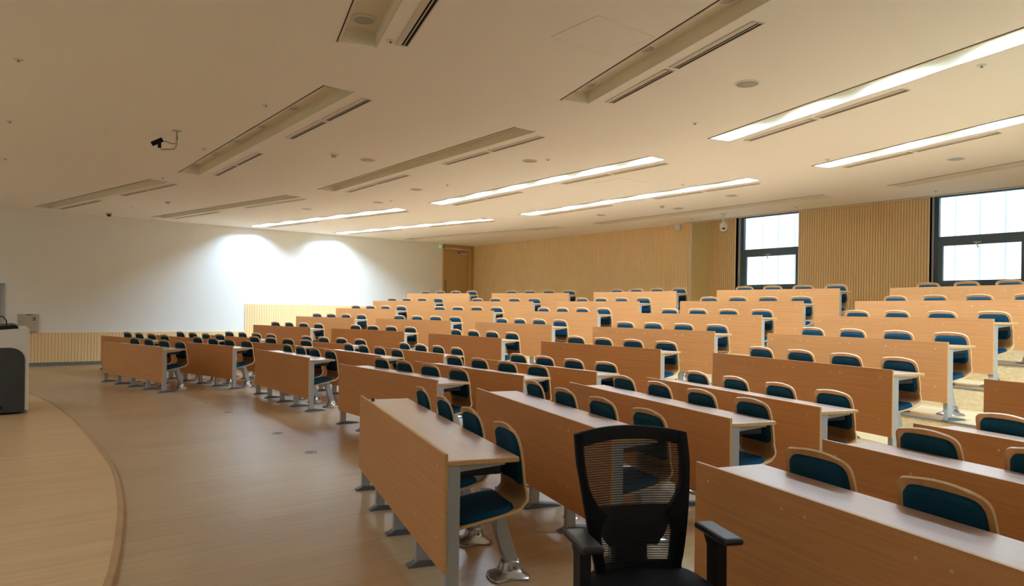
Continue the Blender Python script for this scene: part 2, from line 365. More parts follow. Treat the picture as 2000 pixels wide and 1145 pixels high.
for a, c in WIN:   # white reveals
    b.box(a - .012, a, YW - .004, YW + .32, 2.1, TOP, 'white_wall'); b.box(c, c + .012, YW - .004, YW + .32, 2.1, TOP, 'white_wall'); b.box(a, c, YW - .01, YW + .32, 2.10, 2.125, 'white_wall')
struct(b.build('trim_4'))
b = MB(); b.box(XR, XR + .2, YF, YW + .3, -.1, TOP, 'white_wall'); struct(b.build('wall_right'))
b = MB(); b.box(XL - .2, XR + .2, YF - .2, YF, -.1, TOP, 'white_wall'); struct(b.build('wall_front'))
for k, (a, c) in enumerate(WIN):
    w = struct(empty('window_%d' % (k + 1), (a, YW + .2, 2.125))); W = c - a; H = 4.28 - 2.125; T = 3.05 - 2.125
    b = MB(); fw = .085
    b.box(0, fw, 0, .09, 0, H, 'frame'); b.box(W - fw, W, 0, .09, 0, H, 'frame'); b.box(fw, W - fw, 0, .09, 0, .07, 'frame'); b.box(fw, W - fw, 0, .09, T - .01, T + .085, 'frame'); b.box(fw, W - fw, 0, .09, 1.79, H, 'frame')
    b.build('window_frame', w)
    b = MB(); s = .02
    b.box(fw, fw + .085, -.02, .05, .07, T - .01, 'frame', bevel=.005); b.box(W - fw - .085, W - fw, -.02, .05, .07, T - .01, 'frame', bevel=.005)
    b.box(fw + .08, W - fw - .08, -.02, .05, .07, .14, 'frame'); b.box(fw + .08, W - fw - .08, -.02, .05, T - .10, T - .01, 'frame')
    sash = b.build('window_sash', w)
    b = MB(); hx = W * .47; b.box(hx - .06, hx + .06, -.045, -.02, T - .075, T - .05, 'white_plastic', bevel=.004); b.tube([(hx - .02, -.045, T - .06), (hx, -.065, T - .10), (hx + .03, -.07, T - .17)], .011, 'white_plastic'); b.build('window_handle', sash)
    b = MB(); b.box(fw, W - fw, .04, .048, T + .085, 1.79, 'glass'); b.build('pane', w)
    b = MB(); b.box(fw + .085, W - fw - .085, .012, .02, .14, T - .10, 'glass'); b.build('pane', w)
# frosted cladding outside the windows
xk = -12.85; 
while xk < 2.4:
    b = MB(); b.box(xk + .006, xk + .434, 16.0 + (0 if int(round((xk + 12.85) / .44)) % 2 else .012), 16.03 + (0 if int(round((xk + 12.85) / .44)) % 2 else .012), .6, 6.2, 'polycarb'); pnl = struct(b.build('wall_cladding')); b = MB(); b.box(xk - .011, xk + .011, 15.97, 15.985, .6, 6.2, 'joint'); b.build('joint_strip', pnl); xk += .44

# ------------------------------------------------------------------ ceiling with recessed strips
STR = []   # (key, x, y, angle, lit, row, bay)
for row, (yl, yc, yr) in enumerate([(1.352, 2.90, 2.50), (3.84, 5.36, 5.03), (6.35, 7.82, 7.573), (8.83, 10.26, 10.11), (11.25, 12.69, 12.589)]):
    STR.append(('left', -19.93 if row < 2 else -20.06, yl, .2185, row in (2, 3), row))
    STR.append(('centre', -12.91, yc, 0.0, row in (2, 3), row))
    STR.append(('right', -5.62, yr, -.2858, row in (2, 3), row))
for bay, x in (('left', -19.2), ('centre', -12.91), ('right', -6.6)):      # unseen fill strips behind the camera, added to brighten the front desks
    STR.append((bay, x, -2.1, 0.0, True, -1))
SL, SW, SD = 6.07, .295, .115
def rect(x, y, a, l, w, s0=0, n0=0):
    ca, sa = math.cos(a), math.sin(a)
    return [(x + ca * s - sa * n, y + sa * s + ca * n) for s, n in ((s0, n0), (s0 + l, n0), (s0 + l, n0 + w), (s0, n0 + w))]
bm = bmesh.new(); edges = []
def loop(pts):
    v = [bm.verts.new((x, y, CEIL)) for x, y in pts]
    for k in range(len(v)): edges.append(bm.edges.new((v[k], v[(k + 1) % len(v)])))
loop([(XL, YF), (XR, YF), (XR, YB), (XL, YB)])
strips = []
for bay, x, y, a, lit, row in STR:
    L_ = SL if bay != 'right' else min(SL, (XR - .15 - x) / math.cos(a))
    strips.append(L_); loop(rect(x, y, a, L_, SW))
bmesh.ops.triangle_fill(bm, use_beauty=True, use_dissolve=False, edges=edges)
bmesh.ops.recalc_face_normals(bm, faces=bm.faces)
for f in bm.faces:
    if f.normal.z > 0: f.normal_flip()
me = bpy.data.meshes.new('ceiling'); bm.to_mesh(me); bm.free(); me.materials.append(M['white_ceiling'])
ceil = bpy.data.objects.new('ceiling', me); COL.objects.link(ceil); struct(ceil)
b = MB(); b.box(-11.17, XR, YB - .012, YB, CEIL - .0, TOP, 'white_wall'); b.box(-11.3, XR, YB, YW + .35, TOP, TOP + .05, 'white_wall'); struct(b.build('ceiling_slot'))
b = MB(); b.box(-11.3, XR, YB - .17, YB - .155, CEIL - .004, CEIL, 'dark'); struct(b.build('trim_5'))
b = MB(); b.box(XL - .3, XR + .3, YF - .3, YB + .2, TOP + .06, TOP + .16, 'white_wall'); struct(b.build('ceiling_slab'))

def recess(lit, L_, board=False):  # board: one of the added, unseen fill strips
    root = empty('recessed_ceiling_light')
    b = MB(); t = .004
    i = b.mi('recess')
    # open box: top and four inner sides, with a small lip below the ceiling
    z0, z1 = CEIL - .001, CEIL + SD
    for q in ([(0, 0, z0), (L_, 0, z0), (L_, 0, z1), (0, 0, z1)], [(0, SW, z0), (0, SW, z1), (L_, SW, z1), (L_, SW, z0)],
              [(0, 0, z0), (0, 0, z1), (0, SW, z1), (0, SW, z0)], [(L_, 0, z0), (L_, SW, z0), (L_, SW, z1), (L_, 0, z1)], [(0, 0, z1), (L_, 0, z1), (L_, SW, z1), (0, SW, z1)]):
        f = b.bm.faces.new([b.bm.verts.new(p) for p in q]); f.material_index = i
    b.build('recess_box', root, norm=False)
    b = MB()
    b.box(-.02, L_ + .01, -.022, -.002, CEIL - .006, CEIL - .0005, 'vent_frame'); b.box(-.02, L_ + .01, -.030, -.022, CEIL - .003, CEIL - .0005, 'dark')
    b.box(-.02, L_ + .01, SW, SW + .012, CEIL - .005, CEIL - .0005, 'vent_frame')
    b.build('rim', root)
    n = 5 if L_ < 5.5 else 6
    for k in range(n):
        b = MB(); cx = .27 + k * 1.105
        b.lathe([(0, CEIL + SD - .014), (.082, CEIL + SD - .014), (.082, CEIL + SD - .001)], ('added_fill_lamp' if board else 'lamp_on') if lit else 'lamp_off', center=(cx, SW / 2, 0), smooth=False)
        dn = b.build('downlight', root)
        b = MB(); b.lathe([(.083, CEIL + SD - .001), (.083, CEIL + SD - .018), (.098, CEIL + SD - .012), (.1, CEIL + SD - .001)], 'white_plastic', center=(cx, SW / 2, 0)); b.build('bezel', dn)
    return root
protos = {}
for (bay, x, y, a, lit, row), L_ in zip(STR, strips):
    key = (lit, round(L_, 2), row < 0)
    lab = '%s recessed downlight strip, %s row from stage, %s ceiling bay' % ('glowing white' if lit else 'unlit beige', ORD[row + 1], bay)
    if row < 0: lab = 'added unseen glowing fill strip behind the camera, %s bay' % bay
    if key not in protos:
        o = recess(lit, L_, row < 0); protos[key] = o; o.location = (x, y, 0); o.rotation_euler = (0, 0, a)
        tag(o, lab, 'ceiling light', 'recessed light strips in the ceiling')
    else: dup(protos[key], (x, y, 0), a, lab)
# slot vents beside the strips
def vent():
    root = empty('slot_vent'); z = CEIL; L_ = 1.13
    b = MB(); 
    for y0, y1 in ((0, .05), (.069, .077), (.102, .112)): b.box(0, L_, y0, y1, z - .007, z - .001, 'vent_frame')
    b.box(0, .012, 0, .112, z - .007, z - .001, 'vent_frame'); b.box(L_ - .012, L_, 0, .112, z - .007, z - .001, 'vent_frame'); b.build('vent_frame', root)
    b = MB(); b.box(.012, L_ - .012, .05, .105, z - .003, z - .001, 'dark'); b.build('slot', root)
    return root
vp = None
VO = {'left': .42, 'centre': .47, 'right': .44}
for (bay, x, y, a, lit, row) in STR:
    if row > 3 or row < 0: continue
    for q, s in enumerate((.12, 1.31, 3.62, 4.81)):
        if bay == 'right' and s > 6.2: continue
        ca, sa = math.cos(a), math.sin(a); n = VO[bay]
        p = (x + ca * s - sa * n, y + sa * s + ca * n, 0)
        if p[0] + ca * 1.13 > XR: continue
        lab = 'slim slot vent, %s of four from the left, beside %s light strip, %s bay' % (ORD[q + 1], ORD[row + 1], bay)
        if vp is None:
            vp = vent(); vp.location = p; vp.rotation_euler = (0, 0, a); tag(vp, lab, 'air vent', 'slot vents in the ceiling')
        else: dup(vp, p, a, lab)

# small ceiling fittings --------------------------------------------------
def near(x, y):
    bay = 'left' if x < -13.3 else 'centre' if x < -6.4 else 'right'
    return bay
def speaker():
    root = empty('ceiling_speaker')
    b = MB(); b.lathe([(0, -.004), (.1, -.004), (.1, 0)], 'lamp_off'); b.build('grille', root)
    b = MB(); b.lathe([(.1, 0), (.1, -.008), (.118, -.006), (.12, 0)], 'white_plastic'); b.build('bezel', root)
    return root
sp = None
SPK = [((-4.05, 6.03), 'nearest the long glowing strip at right'), ((-9.82, 4.84), 'beside the square detector at centre'), ((-8.22, 6.71), 'right of centre before the third strip'),
       ((-11.62, 6.74), 'left of centre before the glowing centre strip'), ((-4.05, 11.12), 'by the right window side'), ((-8.05, 11.54), 'behind the fourth centre strip, right one'),
       ((-9.80, 12.14), 'behind the fourth centre strip, middle one'), ((-11.70, 11.71), 'behind the fourth centre strip, left one'), ((-13.59, 6.95), 'between left and centre bays'), ((-15.65, 6.22), 'in the left bay near the side wall'), ((-14.17, 10.13), 'far back between left and centre bays')]
for (x, y), w in SPK:
    lab = 'round flush ceiling speaker ' + w
    if sp is None: sp = speaker(); sp.location = (x, y, CEIL - .001); tag(sp, lab, 'speaker', 'round ceiling speakers')
    else: dup(sp, (x, y, CEIL - .001), 0, lab)
def sprinkler():
    root = empty('sprinkler_head')
    b = MB(); b.lathe([(.0, -.006), (.038, -.004), (.042, 0)], 'white_plastic', seg=16); b.build('plate', root)
    b = MB(); b.lathe([(0, -.02), (.013, -.02), (.013, -.017), (.005, -.016), (.006, -.004)], 'alu_dark', seg=12); b.build('deflector', root)
    return root
SPR = [(-7.99, .39), (-10.78, .45), (-13.62, .52), (-7.94, 2.66), (-10.72, 2.72), (-5.33, 2.82), (-13.67, 2.79), (-5.28, 6.82), (-2.41, 7.15), (-7.96, 6.84), (-10.09, 10.11), (-7.98, 13.70), (-5.31, 13.70), (-7.92, 9.92), (-5.25, 9.83), (-18.1, 3.05), (-13.2, 7.05), (-10.8, 6.9), (-10.6, 13.65)]
pos = ['over the stage, nearest of three', 'over the stage, middle of three', 'over the stage, farthest of three', 'left of the second centre light strip, nearer end', 'left of the second centre strip, farther end',
       'beside the nearest ceiling recess', 'beside the far end of the unlit centre strip', 'before the long glowing strip at right', 'beyond the long glowing strip at right edge', 'right of the round speaker at centre', 'in the centre bay before the fourth strip',
       'over the left window', 'over the pier between the windows', 'by the right end of the glowing fourth centre strip', 'at the left end of the farther right glowing strip', 'over the left front desks', 'between left and centre glowing strips', 'left of the glowing centre strip', 'by the dome camera over the left window']
spk0 = None
for (x, y), w in zip(SPR, pos):
    lab = 'tiny sprinkler head ' + w
    if spk0 is None: spk0 = sprinkler(); spk0.location = (x, y, CEIL - .001); tag(spk0, lab, 'sprinkler', 'sprinkler heads in the ceiling')
    else: dup(spk0, (x, y, CEIL - .001), 0, lab)
def detector():
    root = empty('smoke_detector')
    b = MB(); b.box(-.055, .055, -.055, .055, -.012, 0, 'white_plastic', bevel=.004); b.build('base', root)
    b = MB(); b.lathe([(0, -.045), (.03, -.043), (.038, -.03), (.042, -.012)], 'grey_plastic', seg=18); b.build('sensor_head', root)
    return root
dp = None
for (x, y), w in (((-9.83, 4.30), 'at centre near the round speaker'), ((-16.77, 3.52), 'in the left bay near the side wall'), ((-9.80, 11.61), 'far back near the right glowing strip')):
    lab = 'small white smoke detector ' + w
    if dp is None: dp = detector(); dp.location = (x, y, CEIL - .001); tag(dp, lab, 'smoke detector', 'smoke detectors')
    else: dup(dp, (x, y, CEIL - .001), 0, lab)
def hatch(x, y, a, w, l, lab):
    root = empty('access_hatch', (x, y, CEIL), a)
    b = MB()
    for q in ((0, l, 0, .004), (0, l, w - .004, w), (0, .004, 0, w), (l - .004, l, 0, w)): b.box(*q, -.003, -.0008, 'recess')
    b.build('gap', root); b = MB(); b.box(.006, l - .006, .006, w - .006, -.003, -.0008, 'white_ceiling'); b.build('panel', root)
    tag(root, lab, 'ceiling hatch', 'ceiling access hatches')
hatch(-4.40, 3.79, 0, .65, .55, 'flush square ceiling hatch beside the nearest right-hand light recess')
hatch(-10.95, 1.47, 0, .66, .66, 'flush square ceiling hatch above the hanging webcam')
hatch(-15.3, 3.95, 0, .66, .66, 'flush square ceiling hatch by the far unlit strip at left')
hatch(-8.9, 8.72, 0, .66, .66, 'flush square ceiling hatch behind the glowing centre strip')
# webcam on a hanging bracket
root = empty('ceiling_webcam', (-9.88, 2.17, CEIL), 0); tag(root, 'small black webcam on a bent grey bracket hanging from the ceiling', 'webcam')
ux, uy = -.62, -.40   # towards the stage side
L3 = lambda t, z: (ux * t, uy * t, z)
b = MB(); b.tube([L3(0, 0), L3(0, -.17), L3(.02, -.215), L3(.06, -.235), L3(.34, -.225)], .011, 'grey_plastic'); b.build('bracket', root)
b = MB(); b.box(-.05, .05, -.05, .05, -.004, 0, 'grey_plastic'); b.build('ceiling_plate', root)
b = MB(); b.box(-.02, .02, -.075, .075, -.028, .028, 'black', bevel=.008, xf=Matrix.Translation(L3(.44, -.12)) @ Matrix.Rotation(.55, 4, 'Y') @ Matrix.Rotation(.6, 4, 'X')); wc = b.build('webcam_body', root)
b = MB(); b.box(-.03, .0, -.02, .02, -.09, -.02, 'black', bevel=.004, xf=Matrix.Translation(L3(.38, -.11))); b.build('clip', root)
b = MB(); b.tube([L3(.36, -.12), L3(.25, -.12), L3(.14, -.155), L3(.02, -.165), L3(-.02, -.10), L3(-.01, -.05)], .004, 'black', seg=6); b.build('cable', root)
# dome camera hanging near the window, mini dome by the left wall, wall sensor
root = empty('dome_camera', (-9.62, 13.50, CEIL)); tag(root, 'white hanging dome camera in front of the left window', 'camera')
b = MB(); b.lathe([(0, -.01), (.07, -.01), (.075, 0)], 'white_plastic'); b.tube([(0, 0, -.005), (0, 0, -.2)], .022, 'white_plastic', seg=12); b.build('stem', root)
b = MB(); b.lathe([(.024, -.17), (.05, -.19), (.078, -.25), (.085, -.31), (.08, -.33)], 'white_plastic'); b.build('housing', root)
b = MB(); b.lathe([(.078, -.325), (.07, -.365), (.045, -.392), (0, -.402)], 'white_plastic'); b.build('lower_ring', root)
b = MB(); b.lathe([(0, -.055), (.03, -.045), (.05, -.015), (.053, 0)], 'lens', center=(.02, -.025, -.33)); b.build('lens_dome', root)
root = empty('mini_dome_camera', (-19.95, 2.86, CEIL)); tag(root, 'small black dome camera on the ceiling by the left wall', 'camera')
b = MB(); b.lathe([(0, -.03), (.065, -.03), (.075, 0)], 'grey_plastic'); b.build('base', root)
b = MB(); b.lathe([(0, -.09), (.04, -.075), (.055, -.03)], 'lens'); b.build('lens_dome', root)
root = empty('wall_speaker', (-11.55, YB - .004, 3.735)); tag(root, 'white rounded speaker box high on the slatted back wall', 'speaker')
b = MB(); b.box(-.085, .085, -.10, 0, -.095, .095, 'white_plastic', bevel=.025, seg=4); b.build('housing', root)
b = MB(); b.box(-.06, .06, -.105, -.099, -.07, .07, 'white_plastic', bevel=.002); b.build('grille', root)

# exit sign, control box, board on the left wall
root = empty('exit_sign', (XL, 12.93, 3.69)); tag(root, 'small green emergency exit sign beside the door', 'sign')
b = MB(); b.box(0, .05, -.085, .085, -.075, .075, 'exit_green', bevel=.004); b.build('housing', root)
b = MB()
b.box(.051, .053, -.065, -.055, -.05, .05, 'exit_white'); b.box(.051, .053, -.065, -.01, .04, .05, 'exit_white'); b.box(.051, .053, -.012, -.002, -.05, .05, 'exit_white')
b.prism([(.02, .005), (.045, .02), (.04, .028), (.025, .02), (.02, -.01), (.035, -.04), (.028, -.043), (.012, -.012), (-.0, -.035), (-.003, -.03), (.008, .0)], .051, .053, 'exit_white', axis='X'); b.box(.051, .053, .018, .03, .03, .042, 'exit_white')
b.build('running_man_symbol', root)
root = empty('control_cabinet', (XL, 1.28, 1.06)); tag(root, 'beige metal control cabinet with green indicator above the slatted skirting', 'control box')
b = MB(); b.box(0, .09, -.21, .21, -.212, .212, 'grey_plastic', bevel=.006); b.build('housing', root)
b = MB(); b.box(.09, .10, .08, .14, .06, .13, 'pod_dark'); b.build('window', root)
b = MB(); b.box(.10, .103, .09, .11, .085, .105, 'led_green'); b.build('indicator', root)
b = MB(); b.box(.09, .094, -.04, .09, .19, .205, 'dark'); b.build('name_plate', root)
b = MB(); b.box(.09, .105, -.16, -.145, .02, .06, 'steel_trim'); b.build('latch', root)
root = empty('wall_board', (XL, -.4, 1.40)); tag(root, 'silver framed grey board at the left edge of the side wall', 'board')
b = MB(); b.box(0, .02, -1.16, 1.16, -.56, .56, 'silver_board'); b.build('board_surface', root)
b = MB(); b.box(0, .045, 1.16, 1.215, -.60, .60, 'alu', bevel=.005); b.box(0, .045, -1.215, -1.16, -.60, .60, 'alu', bevel=.005); b.box(0, .045, -1.2, 1.2, .56, .60, 'alu', bevel=.005); b.box(0, .045, -1.2, 1.2, -.60, -.56, 'alu', bevel=.005); b.build('frame', root)

# ------------------------------------------------------------------ desks
def make_desk(L_, tier, screws=True):
    root = empty('lecture_desk')
    b = MB()
    # front panel stands 5 cm proud of the top
    b.prism([(0, PT - PH), (L_, PT - PH), (L_, PT), (0, PT)], 0, .018, 'laminate', axis='Y', mside='edge')
    b.build('front_panel', root)
    b = MB(); b.box(.0, L_, .0185, .415, .735, .762, 'edge', bevel=.004)
    for f in b.bm.faces:
        if f.normal.z > .9 or f.normal.z < -.9: f.material_index = b.mi('desktop')
    bmesh.ops.recalc_face_normals(b.bm, faces=b.bm.faces)
    i = b.mi('desktop')
    for f in b.bm.faces:
        if abs(f.normal.z) > .9: f.material_index = i
    b.build('desktop', root)
    for k in range(5):
        s = .03 + (L_ - .06) * k / 4
        y1 = .088
        b = MB(); b.box(s - .025, s + .025, .0185, y1, .012, .735, 'alu', bevel=.003)
        # bracket arm under the top
        b.prism([(y1, .734), (.34, .734), (.34, .722), (y1, .700)], s - .012, s + .012, 'alu', axis='X')
        leg = b.build('leg', root)
        b = MB(); n0 = .002 if tier else -.03
        b.prism([(n0, 0), (n0, .010), (n0 + .03, .020), (.03, .038), (.10, .038), (.22, .022), (.27, .012), (.27, 0)], s - .034, s + .034, 'alu_dark', axis='X'); b.build('foot', leg)
    b = MB(); 
    for k in range(4):
        s0 = .06 + (L_ - .06) * k / 4; s1 = s0 + (L_ - .06) / 4 - .06
        b.box(s0, s1, .10, .33, .665, .671, 'blackmetal'); b.box(s0, s1, .10, .106, .665, .72, 'blackmetal'); b.box(s0, s0 + .006, .10, .33, .665, .72, 'blackmetal'); b.box(s1 - .006, s1, .10, .33, .665, .72, 'blackmetal'); b.box(s0, s1, .325, .331, .665, .683, 'blackmetal')
    b.build('book_shelf', root)
    if screws:
        xs_ = [.10] + [.03 + (L_ - .06) * k / 4 + e for k in (1, 2, 3) for e in (-.065, .065)] + [L_ - .13]
        me = None
        for z in (.722, .335):
            for s in xs_:
                if me is None:
                    b = MB(); b.lathe([(0, -.005), (.006, -.0035), (.0085, 0)], 'plyedge', seg=10); bmesh.ops.transform(b.bm, matrix=Matrix.Rotation(-PI / 2, 4, 'X'), verts=b.bm.verts)
                    o = b.build('screw', root); me = o
                else:
                    o = me.copy(); COL.objects.link(o)
                o.location = (s, -.0005, z)
    return root
ROWS = {'Z': range(1, 9), 'A': range(0, 9), 'C': range(1, 9), 'D': range(1, 9), 'E': range(0, 9), 'F': range(1, 5)}
COLN = {'Z': 'far-left column', 'A': 'second column from left', 'C': 'third column from left', 'D': 'fourth column from left', 'E': 'fifth column from left', 'F': 'rightmost column'}
CNT = {c: len(ROWS[c]) for c in ROWS}
SCREWED = {('A', 0), ('C', 1), ('D', 1), ('E', 0), ('E', 1), ('E', 2), ('E', 3), ('F', 1), ('F', 2), ('F', 3), ('F', 4), ('D', 3), ('D', 4), ('D', 5), ('D', 6), ('E', 4), ('E', 5), ('E', 6), ('E', 7), ('E', 8), ('D', 7), ('D', 8)}
dproto = {}; desks = {}
for c in 'EFDCAZ':
    for r in ROWS[c]:
        z = TIER.get(r, 0); key = (round(LEN[c], 3), r >= 4, (c, r) in SCREWED)
        k = r - ROWS[c][0] + 1
        lab = 'beech four-seat desk, %s from the front in the %s' % (ORD[k], COLN[c])
        if (c, r) == ('E', 0): lab = 'beech desk with a black knob on top, front of the fifth column'
        g = 'beech lecture desks in curved rows'
        p = loc2(c, r, 0, 0, z)
        if key not in dproto:
            o = make_desk(LEN[c], r >= 4, (c, r) in SCREWED); dproto[key] = o; o.location = p; o.rotation_euler = (0, 0, ANG[c]); tag(o, lab, 'desk', g)
        else: o = dup(dproto[key], p, ANG[c], lab, g)
        desks[(c, r)] = o
# small black knob on the nearest front desk
p = loc2('E', 0, .12, .085, .762)
root = empty('table_knob', p); tag(root, 'tiny black metal knob on the far end of the front desk', 'knob')
b = MB(); b.lathe([(.02, 0), (.02, .003), (.006, .006), (.006, .012), (.013, .014), (.013, .022), (0, .024)], 'black', seg=16); b.build('stud', root)
b = MB(); b.box(-.03, .03, -.005, .005, .010, .016, 'black', bevel=.002); b.build('wing', root)

# ------------------------------------------------------------------ lecture chairs
def make_chair():
    root = empty('lecture_chair')     # origin on the floor below the foot; -y is towards the desk
    y0 = -.49
    prof = [(.440, .905), (.452, .885), (.466, .85), (.480, .80), (.488, .75), (.493, .70), (.497, .65), (.503, .60), (.513, .56), (.520, .525), (.518, .495), (.505, .468), (.48, .447), (.445, .432), (.40, .420), (.34, .408), (.28, .397), (.22, .386), (.17, .377), (.13, .369), (.105, .360), (.09, .348)]
    prof = [(y + .015, z - .015 * max(0, z - .6) / .3) for y, z in prof]   # the dished edges come forward again
    n = len(prof)
    halfw = []
    for k, (y, z) in enumerate(prof):
        if z > .60: w = .2 + .018 * (.905 - z) / .3
        elif z > .50: w = .214 - .012 * math.sin((z - .50) / .10 * PI)
        else: w = .214 + .010 * math.sin(min(1, (.52 - y) / .2) * PI / 2) if y > .2 else .224
        halfw.append(w)
    # rounded corners
    def corner(d, R): return 0 if d >= R else R - math.sqrt(max(0, R * R - (R - d) ** 2))
    L_ = 0; dist = [0]
    for a, c in zip(prof, prof[1:]): L_ += math.dist(a, c); dist.append(L_)
    Rt, Rf = .068, .05
    # resample near the ends for round corners
    def at(t):
        for k in range(n - 1):
            if dist[k + 1] >= t: 
                u = (t - dist[k]) / (dist[k + 1] - dist[k]); a, c = prof[k], prof[k + 1]
                return (a[0] + (c[0] - a[0]) * u, a[1] + (c[1] - a[1]) * u, halfw[k] + (halfw[k + 1] - halfw[k]) * u)
        return prof[-1] + (halfw[-1],)
    ts = [0, .003, .01, .02, .035, .055, .085] + [.085 + (L_ - .085 - .05) * k / 24 for k in range(1, 25)] + [L_ - .03, L_ - .015, L_ - .006, L_]
    rings = []
    th = .013
    NX = 9
    top, bot = [], []
    for j, t in enumerate(ts):
        y, z, w = at(t); w -= corner(t, Rt) + corner(L_ - t, Rf)
        ya, za, _ = at(max(0, t - .004)); yb, zb, _ = at(min(L_, t + .004)); d = math.hypot(yb - ya, zb - za); ny, nz = (zb - za) / d, -(yb - ya) / d
        ra, rb = [], []
        for q in range(NX):
            u = q / (NX - 1) * 2 - 1; x = u * w
            bend = (.019 if z > .55 else .016) * (u * u) * (1 if z > .45 else .6)   # dished across
            ra.append((x, y0 + y + ny * (th / 2 + bend), z + nz * (th / 2 + bend))); rb.append((x, y0 + y + ny * (-th / 2 + bend), z + nz * (-th / 2 + bend)))
        top.append(ra); bot.append(rb)
    b = MB()
    i = b.mi('ply'); e = b.mi('plyedge')
    VT, _ = b.grid(top, 'ply'); VB, _ = b.grid(bot, 'ply')
    def side(A, B):
        for k in range(len(A) - 1):
            f = b.bm.faces.new([A[k], A[k + 1], B[k + 1], B[k]]); f.material_index = e
    side([r_[0] for r_ in VT], [r_[0] for r_ in VB]); side([r_[-1] for r_ in VT], [r_[-1] for r_ in VB]); side(VT[0], VB[0]); side(VT[-1], VB[-1])
    b.build('shell', root)
    # cushions follow the shell
    def cushion(name, t0, t1, mx, thick, R):
        rows = []; back = []; m = 13
        tt = [t0 + (t1 - t0) * (.5 - .5 * math.cos(PI * k / m)) for k in range(m + 1)]
        for t in tt:
            y, z, w = at(t); d = min(t - t0, t1 - t); w = w - mx - corner(d, R) 
            ya, za, _ = at(t - .01); yb, zb, _ = at(t + .01); dd = math.hypot(yb - ya, zb - za); ny, nz = (zb - za) / dd, -(yb - ya) / dd
            r_ = []; NXC = 11
            for q in range(NXC):
                u = -math.cos(PI * q / (NXC - 1)); x = u * w
                bend = (.019 if z > .55 else .016) * (u * w / .21) ** 2 * (1 if z > .45 else .6)
                ed = min(1, (1 - abs(u)) * w / .018, d / .018 if d > 0 else 0); hgt = th / 2 + thick * math.sqrt(max(0, 1 - (1 - ed) ** 2))
                r_.append((x, y0 + y + ny * (hgt + bend), z + nz * (hgt + bend)))
            rows.append(r_)
        b = MB(); b.grid(rows, 'fabric'); b.build(name, root, norm=True)
    cushion('back_cushion', .038, .335, .030, .024, .055)
    cushion('seat_cushion', L_ - .375, L_ - .012, .012, .030, .09)
    # leaning pedestal
    b = MB(); b.prism([(y0 + .365, .385), (y0 + .445, .385), (y0 + .55, .055), (y0 + .47, .055)], -.032, .032, 'alu', axis='X'); b.build('pedestal', root)
    b = MB(); b.prism([(y0 + .20, .375), (y0 + .43, .418), (y0 + .43, .385), (y0 + .36, .335), (y0 + .30, .330)], -.05, .05, 'alu', axis='X'); b.build('seat_bracket', root)
    b = MB()
    # cast bell foot
    out = [(-.095, -.10), (-.04, -.125), (.04, -.125), (.095, -.10), (.075, 0), (.105, .085), (.05, .115), (-.05, .115), (-.105, .085), (-.075, 0)]
    lev = [(1, 0), (1, .010), (.9, .020), (.62, .034), (.5, .055), (.46, .085), (.40, .10)]
    rows = [[(x * s, yy * s + .012 * (1 - s) , z) for x, yy in out] for s, z in lev]
    V, _ = b.grid(rows, 'chrome', closed=True); f = b.bm.faces.new(V[-1]); b.bm.faces.new(V[0][::-1]); b.build('foot', root)
    me = None
    for sx, sy in ((-.042, .02), (.042, .02)):
        b = MB(); b.tube([(sx * .8, sy, .062), (sx * 1.15, sy, .062)], .007, 'alu_dark', seg=8); b.build('bolt', root)
    b = MB(); b.tube([(.034, y0 + .395, .375), (.036, y0 + .40, .28), (.036, y0 + .425, .18), (.035, y0 + .47, .10)], .0016, 'alu_dark', seg=5); b.build('seam', root)
    return root
proto = None
for c in 'EFDCAZ':
    for r in ROWS[c]:
        z = TIER.get(r, 0); k = r - ROWS[c][0] + 1
        for q in range(4):
            s = LEN[c] * (q + .5) / 4
            p = loc2(c, r, s, .49, z); a = ANG[c] + random.uniform(-.03, .03)
            seat = ['leftmost', 'second from left', 'third from left', 'rightmost'][q]
            lab = 'blue-padded plywood chair, %s at %s desk of %s' % (seat, ORD[k], {'Z': 'far-left column', 'A': 'second column', 'C': 'third column', 'D': 'fourth column', 'E': 'fifth column', 'F': 'rightmost column'}[c])
            if proto is None:
                proto = make_chair(); proto.location = p; proto.rotation_euler = (0, 0, a); tag(proto, lab, 'chair', 'blue padded lecture chairs')
            else: dup(proto, p, a, lab)

# ------------------------------------------------------------------ floor sockets
def socket():
    root = empty('floor_socket')
    b = MB(); b.lathe([(.065, 0), (.063, .004), (.045, .006)], 'chrome', seg=20); b.build('ring', root)
    b = MB(); b.lathe([(.045, .004), (0, .005)], 'alu_dark', seg=20, smooth=False); b.build('lid', root)
    return root
fs0 = None
for (x, y), w in (((-11.81, 3.11), 'farthest of four in the aisle'), ((-10.58, 3.07), 'second farthest in the aisle'), ((-8.52, 3.06), 'third in the aisle'), ((-7.22, 2.95), 'nearest in the open aisle'), ((-4.89, 3.56), 'behind the front desk'), ((-3.89, 3.63), 'between the nearest desks')):
    lab = 'round metal floor socket, ' + w
    if fs0 is None: fs0 = socket(); fs0.location = (x, y, .0); tag(fs0, lab, 'floor socket', 'round metal floor sockets')
    else: dup(fs0, (x, y, 0), 0, lab)

# ------------------------------------------------------------------ podium
px, py, pz = -11.64, .74, .035
root = empty('podium', (px, py, pz), -.03); tag(root, 'white lectern console with dark grey side panel on the stage', 'lectern')
W, D = 1.25, .88     # width towards -x, depth towards -y
b = MB()
prof_ = [(-D, .05), (0, .05), (0, 1.15), (-.012, 1.165), (-D + .05, 1.10), (-D, 1.06)]
b.prism(prof_, -W, 0, 'pod_white', axis='X'); b.build('shell', root)
